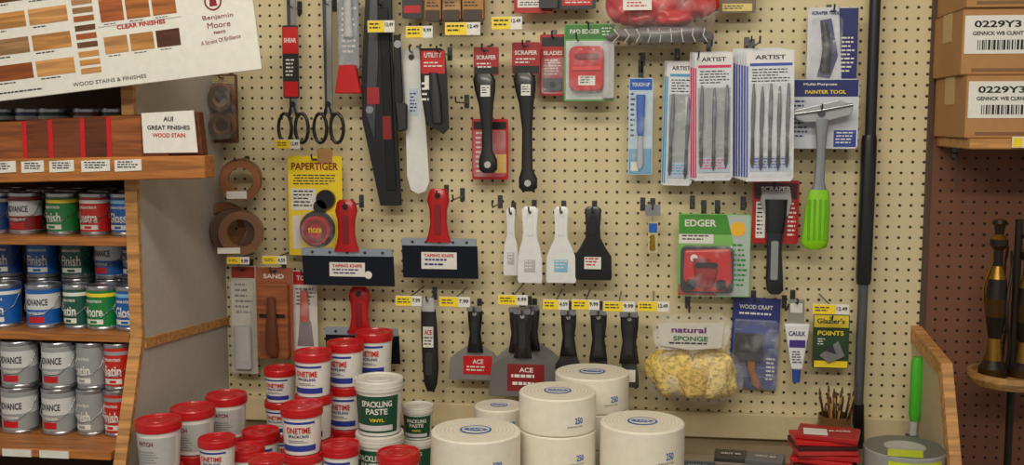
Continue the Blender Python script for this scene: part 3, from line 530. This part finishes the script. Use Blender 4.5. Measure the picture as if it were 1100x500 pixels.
joint(511,330,376,8,29,371,408,.06); joint(572,329,374,8,30,368,404,.05,None); joint(556,331,376,8.5,26,372,412,.09,None); joint(562,333,382,9,37,380,426,.13,DRED,M(112,110,110,.4,.3))
joint(611,334,380,8.5,15,378,396,.07,None,DSTEEL); joint(643,334,384,9,14,382,400,.07,None,DSTEEL); joint(676,336,388,10,11,386,416,.08,WHITE,DSTEEL)
# sponges in a bag
i=Item('bagged_natural_sponges',744,392,.07)
for cx,cy,rx,ry,rd,dc,m,sd in ((722,396,25,26,.042,.03,SP1,11),(764,398,26,26,.042,.035,SP3,12),(743,402,20,19,.035,.055,SP2,13)):
    blob(i,cx,cy,rx,ry,rd,dc,m,sd,.2,36)
i.poly([(706,342),(775,340),(772,366),(740,369),(708,365)],.078,.08,M(206,202,190),.0004); i.text('natural',738,348,6,.1005 if False else .0805,M(100,30,120),36); i.text('SPONGE',740,357,5,.0805,M(40,120,50),36); i.lines(716,361,764,365,1,.0805,TINK)
blob(i,744,398,50,31,.085,.035,FILM,15,.1,40); i.poly([(698,338),(712,332),(770,330),(784,340),(776,368),(704,370)],.075,.0755,FILM,0); i.done(); hook(740,334,.1)
i=Item('chip_brush_pack',808,368,.015,ry=2); card(i,785,320,836,418,M(38,50,122),r=1)
for k in range(7): i.decal(789,344+k*10,833,345.5+k*10,.0014,M(96,108,170))
i.text('WOOD CRAFT',810,330,4.5,.0016,WHITE,36); i.lines(790,336,830,341,1,.0016,WHITE); i.disc(810,365,18,.0014,.0024,M(70,86,155)); i.rect(789,358,819,386,.004,.02,M(30,28,32),3,.003); i.rect(789,378,819,386,.004,.022,DSTEEL,2); i.loft([(808,384,5,.006,.012),(808,396,4,.006,.012),(815,412,5,.006,.012),(817,416,2,.004,.012)],M(160,98,46,.4)); i.lines(824,384,834,410,6,.0016,WHITE); i.rect(787,343,835,416,.002,.026,FILM,4,.005,2); i.done(); hook(810,322,.015)
i=Item('caulk_tube_pack',855,362,.06); i.rect(846,322,863,348,0,.003,M(140,140,128),1); i.decal(848,326,861,336,.0032,WHITE); i.poly([(841,347),(869,347),(867,362),(862,396),(850,396),(844,362)],.002,.018,M(228,230,232,.3),.004,2); i.loft([(856,394,5,.007,.01),(856,410,4,.006,.01)],M(40,76,160)); i.text('CAULK',855,357,5,.0185,NAVY,18); i.decal(847,364,864,372,.0185,M(66,46,138)); i.lines(850,376,861,390,5,.0185,TINK); i.done(); hook(855,325,.06)
i=Item('glazier_points_pack',892,366,.05); card(i,873,338,912,396,M(36,64,36)); i.decal(874,339,911,352,.0014,M(230,206,50)); i.text("Glazier's",892,345,5.5,.0016,TINK,30); i.text('POINTS',892,358,5,.0014,YEL,28); i.poly([(880,382),(900,366),(908,382),(890,390)],.002,.008,STEEL,.001); i.poly([(884,376),(894,370),(898,380)],.008,.01,DSTEEL,0); i.decal(875,388,911,395,.0014,YEL); i.lines(878,364,888,372,3,.0014,WHITE); i.done(); hook(892,341,.05)
# ================================================================ deck clutter right
c0=W(896,475,.13)
i=Item('jar_of_artist_brushes',org=(c0.x,-.13,ZD+.0004)); r=.042; zj=W(896,446,.13).z-ZD
i.lathe([(.001,0),(r,0),(r,zj*.8),(r*.9,zj*.88),(r*.9,zj),(r*.84,zj),(r*.84,.004),(.001,.004)],(0,0,0),M(110,78,48,.25)); i.cband((0,0,0),r,zj*.3,zj*.75,-1.2,1.2,M(190,172,128)); i.ctext('BRUSHES',(0,0,0),r,zj*.55,.012,DRED,0,.045)
rn=random.Random(3)
for k in range(26):
    a=rn.uniform(0,6.28); q=rn.uniform(.004,.030); x,y=q*math.cos(a),q*math.sin(a); tx,ty=x*1.5,y*1.5; z1=zj+rn.uniform(.01,.05)
    i.tubem([(x*.6,y*.6,.006),(x*.95,y*.95,zj*.85),(tx,ty,z1)],.0024,[M(160,98,46),M(50,32,22),M(186,148,76)][k%3],6); i.tubem([(tx,ty,z1),(tx*1.05,ty*1.05,z1+.014)],[.0034,.0014],M(80,50,30),6)
i.done()
rn=random.Random(5)
i=Item('red_blade_packs',org=(W(886,485,.27).x,-.27,ZD))
for k in range(14):
    a=math.radians(rn.uniform(-14,14)); ww,dd,t=.064,.045,.0105; z=.0004+k*t; ox=rn.uniform(-.008,.008); pts=[(ox+math.cos(a)*x-math.sin(a)*y,math.sin(a)*x+math.cos(a)*y) for x,y in ((-ww,-dd),(ww,-dd),(ww,dd),(-ww,dd))]
    i.prism(pts,(z,z+t-.001),[RED,M(168,12,20),M(186,44,44),M(60,14,18)][k%4],'xy',.001)
z=14*.0105+.0005; i.prism([(-.05,-.03),(.0,-.035),(.004,.01),(-.045,.015)],(z,z+.001),WHITE,'xy',0); vs,fs,tw=textmesh('BLADES',True); i.add([(x_*.010+.030,y_*.012,z+.0006) for x_,y_ in vs],fs,WHITE); i.done()
c0=W(972,480,.30); r=.084; h=c0.z-ZD
for k in range(2):
    i=Item('mesh_tape_roll',org=(c0.x,-.30,ZD+k*h/2+.0004)); hh=h/2-.001
    i.lathe([(r*.45,hh),(r*.45,0),(r-.003,0),(r,.003),(r,hh-.003),(r-.003,hh),(r*.45,hh)],(0,0,0),[CARD]+[M(150,152,148,.5)]*5); i.lathe([(r*.5,hh+.0004),(r*.98,hh+.0004)],(0,0,0),M(96,98,98)); i.lathe([(.001,hh-.003),(r*.5,hh+.0008)],(0,0,0),M(176,176,172))
    i.prism([(-.05,-.07),(.02,-.075),(.03,-.03),(-.04,-.025)],(hh+.0005,hh+.0015),M(196,208,30),'xy',0); i.cband((0,0,0),r,.01,hh-.01,-.6,.8,M(196,208,30)); i.ctext('SELF STICK',(0,0,0),r+.0004,hh*.5,.012,TINK,.1,.07); i.done()
rn=random.Random(9)
for k,(px,off,w,mt) in enumerate(((750,.20,.042,M(60,80,110)),(785,.12,.04,M(50,50,56)),(822,.15,.045,M(100,102,108)),(838,.37,.036,M(40,46,60)),(772,.37,.042,M(180,178,170)),(806,.48,.038,M(80,50,42)))):
    cc=W(px,490,off); i=Item('sandpaper_pack',org=(cc.x,-off,ZD+.0004),rz=rn.uniform(-16,16)); hh=.035+.006*k
    for q in range(4): i.box(-w+q*.001,w-q*.001,-.035,.035,q*hh/4,(q+1)*hh/4-.0006,mt if q%2 else M(140,130,114),.001)
    vs,fs,tw=textmesh('GRIT 80',True); i.add([(x_*.010,y_*.012,hh+.0006) for x_,y_ in vs],fs,WHITE); i.done()
i=Item('green_handled_scraper',982,430,.10,ry=0)
i.loft([(984,384,5,.009),(984,390,7,.012),(984,420,7,.012),(983,446,6.5,.011),(983,452,5,.009)],M(70,180,44,.35)); i.loft([(983,450,4,.007),(982,468,4,.007)],LGREY); i.poly([(974,466),(991,466),(993,486),(972,486)],-.002,.002,STEEL); i.done()
# ================================================================ RIGHT PARTITION
XP=W(980,360,0).x
rp=Item('wall_right_partition',org=(0,0,0)); za=W(980,356,0).z; zb=W(1012,394,.27).z
pts=[(0,za),(-.27,zb),(-.43,ZD-.02),(-.62,ZD-.25),(-.62,.02),(0,.02)]
rp.prism(pts,(XP,XP+.016),M(190,174,140,.6),'yz',.001)
def off_pts(t): return [(0,za+t),(-.274,zb+t*.6),(-.43-t,ZD-.02),(-.43+.0,ZD-.02),(-.27,zb),(0,za)]
rp.prism(off_pts(.014),(XP-.004,XP+.020),LWOOD,'yz',.001)
rp.prism([(0,za-.001),(-.268,zb-.001),(-.42,ZD),(-.40,ZD),(-.255,zb-.022),(0,za-.025)],(XP-.004,XP),LWOOD,'yz',.0005)
rp.done()
zsh=W(1040,149,.26).z
i=Item('wooden_wall_shelf',org=(0,0,0)); i.box(XR+.02,XR+.9,-.27,-.001,zsh-.022,zsh,LWOOD,.002)
for xx in (XR+.30,XR+.75): i.prism([(0,zsh-.022),(-.22,zsh-.022),(-.02,zsh-.10),(0,zsh-.10)],(xx,xx+.004),DSTEEL,'yz',.0005)
i.done()
def carton(px,zb,h,off,name='cardboard_carton'):
    x=W(px,100,off).x; w=.36; i=Item(name,org=(x+w/2,-off/2-.002,zb+.0005)); dp=off/2
    i.box(-w/2,w/2,-dp,dp-.004,0,h,CARD,.002)
    i.box(-w/2-.0004,w/2+.0004,-dp-.0006,dp,h-.0005,h+.0004,M(140,98,58),0)
    i.box(-w/2+.004,w/2-.05,-dp-.0012,-dp,h*.32,h*.9,WHITE,0)
    for t,yy,hh,xx,tw_ in (('0229Y3   004',h*.77,.014,-.075,.165),('GENNCK WB CLRNT',h*.63,.008,-.11,.10)):
        vs,fs,tw=textmesh(t,True); kk=tw_/tw; i.add([(xx+a*kk+.0,-dp-.0018,yy+b*hh) for a,b in vs],fs,BLACK)
    rn=random.Random(4); xx=-w/2+.03
    while xx<.0: 
        b=rn.choice((.0015,.003,.0045)); i.box(xx,xx+b,-dp-.0018,-dp-.001,h*.38,h*.53,BLACK,0); xx+=b+rn.choice((.0015,.003))
    i.box(-w/2-.0008,-w/2,-dp*.3,dp*.3,h*.55,h,M(186,156,104),0)
    i.box(-w/2+.02,w/2-.02,-dp-.0008,-dp,h*.05,h*.1,M(130,92,54),0)
    i.done()
h1=W(1040,81,.255).z-zsh; carton(1038,zsh,h1,.255); carton(1031,zsh+h1+.001,h1*1.04,.235); carton(1034,zsh+h1*2.04+.003,h1*1.04,.24)
i=Item('price_tag',1095,153,.275); i.rect(1087,147,1110,159,0,.002,WHITE); i.decal(1088,148,1098,158,.002,YEL); i.done()
# chain spools / brass fixture on round wooden tray
i=Item('brass_chain_display_rack',org=(W(1092,300,.15).x,-.15,0)); z1=W(1090,405,.15).z; z0=W(1090,236,.15).z
BR=M(150,112,44,.35,.8); BR2=M(84,58,26,.4,.7); DBR=M(34,26,20,.4,.3)
i.lathe([(.001,z1-.014),(.088,z1-.014),(.093,z1),(.091,z1+.012),(.083,z1+.012),(.081,z1+.002),(.001,z1+.002)],(0,0,0),M(172,130,76,.5,0,'wood'))
i.lathe([(.008,.02),(.008,z0)],(0,0,0),DBR); i.lathe([(.001,.0),(.12,0),(.12,.02),(.001,.02)],(0,0,0),BLACK)
for cx_,s_,zt_ in ((-.040,.62,z0),(.025,.7,z0-.03)):
    hh=zt_-z1
    prof=[(.001,.0),(.05,.0),(.05,.05),(.030,.10),(.022,.24),(.034,.38),(.038,.5),(.030,.62),(.016,.70),(.016,.80),(.03,.83),(.03,.87),(.014,.90),(.018,.95),(.026,.97),(.02,.99),(.001,1.0)]
    i.lathe([(a*s_,z1+.002+b*hh) for a,b in prof],(cx_,0,0),[[DBR,BR2,DBR,BR][k%4] for k in range(len(prof)-1)])
for k in range(5):
    a=k*1.256+.4; x,y=.055*math.cos(a),.055*math.sin(a); P=[]
    for q in range(16):
        t=q/15; P.append((x*(1+.2*math.sin(t*9+k)),y*(1+.2*math.cos(t*7+k)),z1+.005+t*(z0-z1-.07)))
    i.tubem(P,[.0026 if q%2 else .0042 for q in range(16)],[DBR,BR2,BR][k%3],6)
i.done()
hook(1027,165,.02,.01)
for y in (180,192,204): hooks.tubem([(W(1027,y-12,.02).x,-.02,W(1027,y-12,.02).z),(W(1026,y,.02).x,-.02,W(1026,y,.02).z)],.001,DSTEEL,5)
for px,py,o in ((489,214,.1),(531,222,.1),(690,224,.08),(745,222,.08),(800,222,.05),(750,62,.12),(806,46,.1),(620,42,.1),(492,110,.12),(690,64,.06),(845,330,.05)): hook(px,py,o)
hooks.done()
# ================================================================ LIGHTS
def area(name,loc,sx,sy,e,col=(1,.935,.81),rot=(0,0,0)):
    l=bpy.data.lights.new(name,'AREA'); l.shape='RECTANGLE'; l.size=sx; l.size_y=sy; l.energy=e; l.color=col
    o=bpy.data.objects.new(name,l); o.location=loc; o.rotation_euler=[math.radians(a) for a in rot]; sc.collection.objects.link(o)
area('ceiling_light',(.0,-1.7,2.86),2.4,.25,28,rot=(22,0,0)); area('ceiling_light',(.1,-3.3,2.86),2.4,.3,52,rot=(42,0,0))
w=bpy.data.worlds.new('world'); sc.world=w; w.use_nodes=True; w.node_tree.nodes['Background'].inputs[0].default_value=(1,.95,.87,1); w.node_tree.nodes['Background'].inputs[1].default_value=.32
print('ZD',ZD,'objs',len(bpy.data.objects))
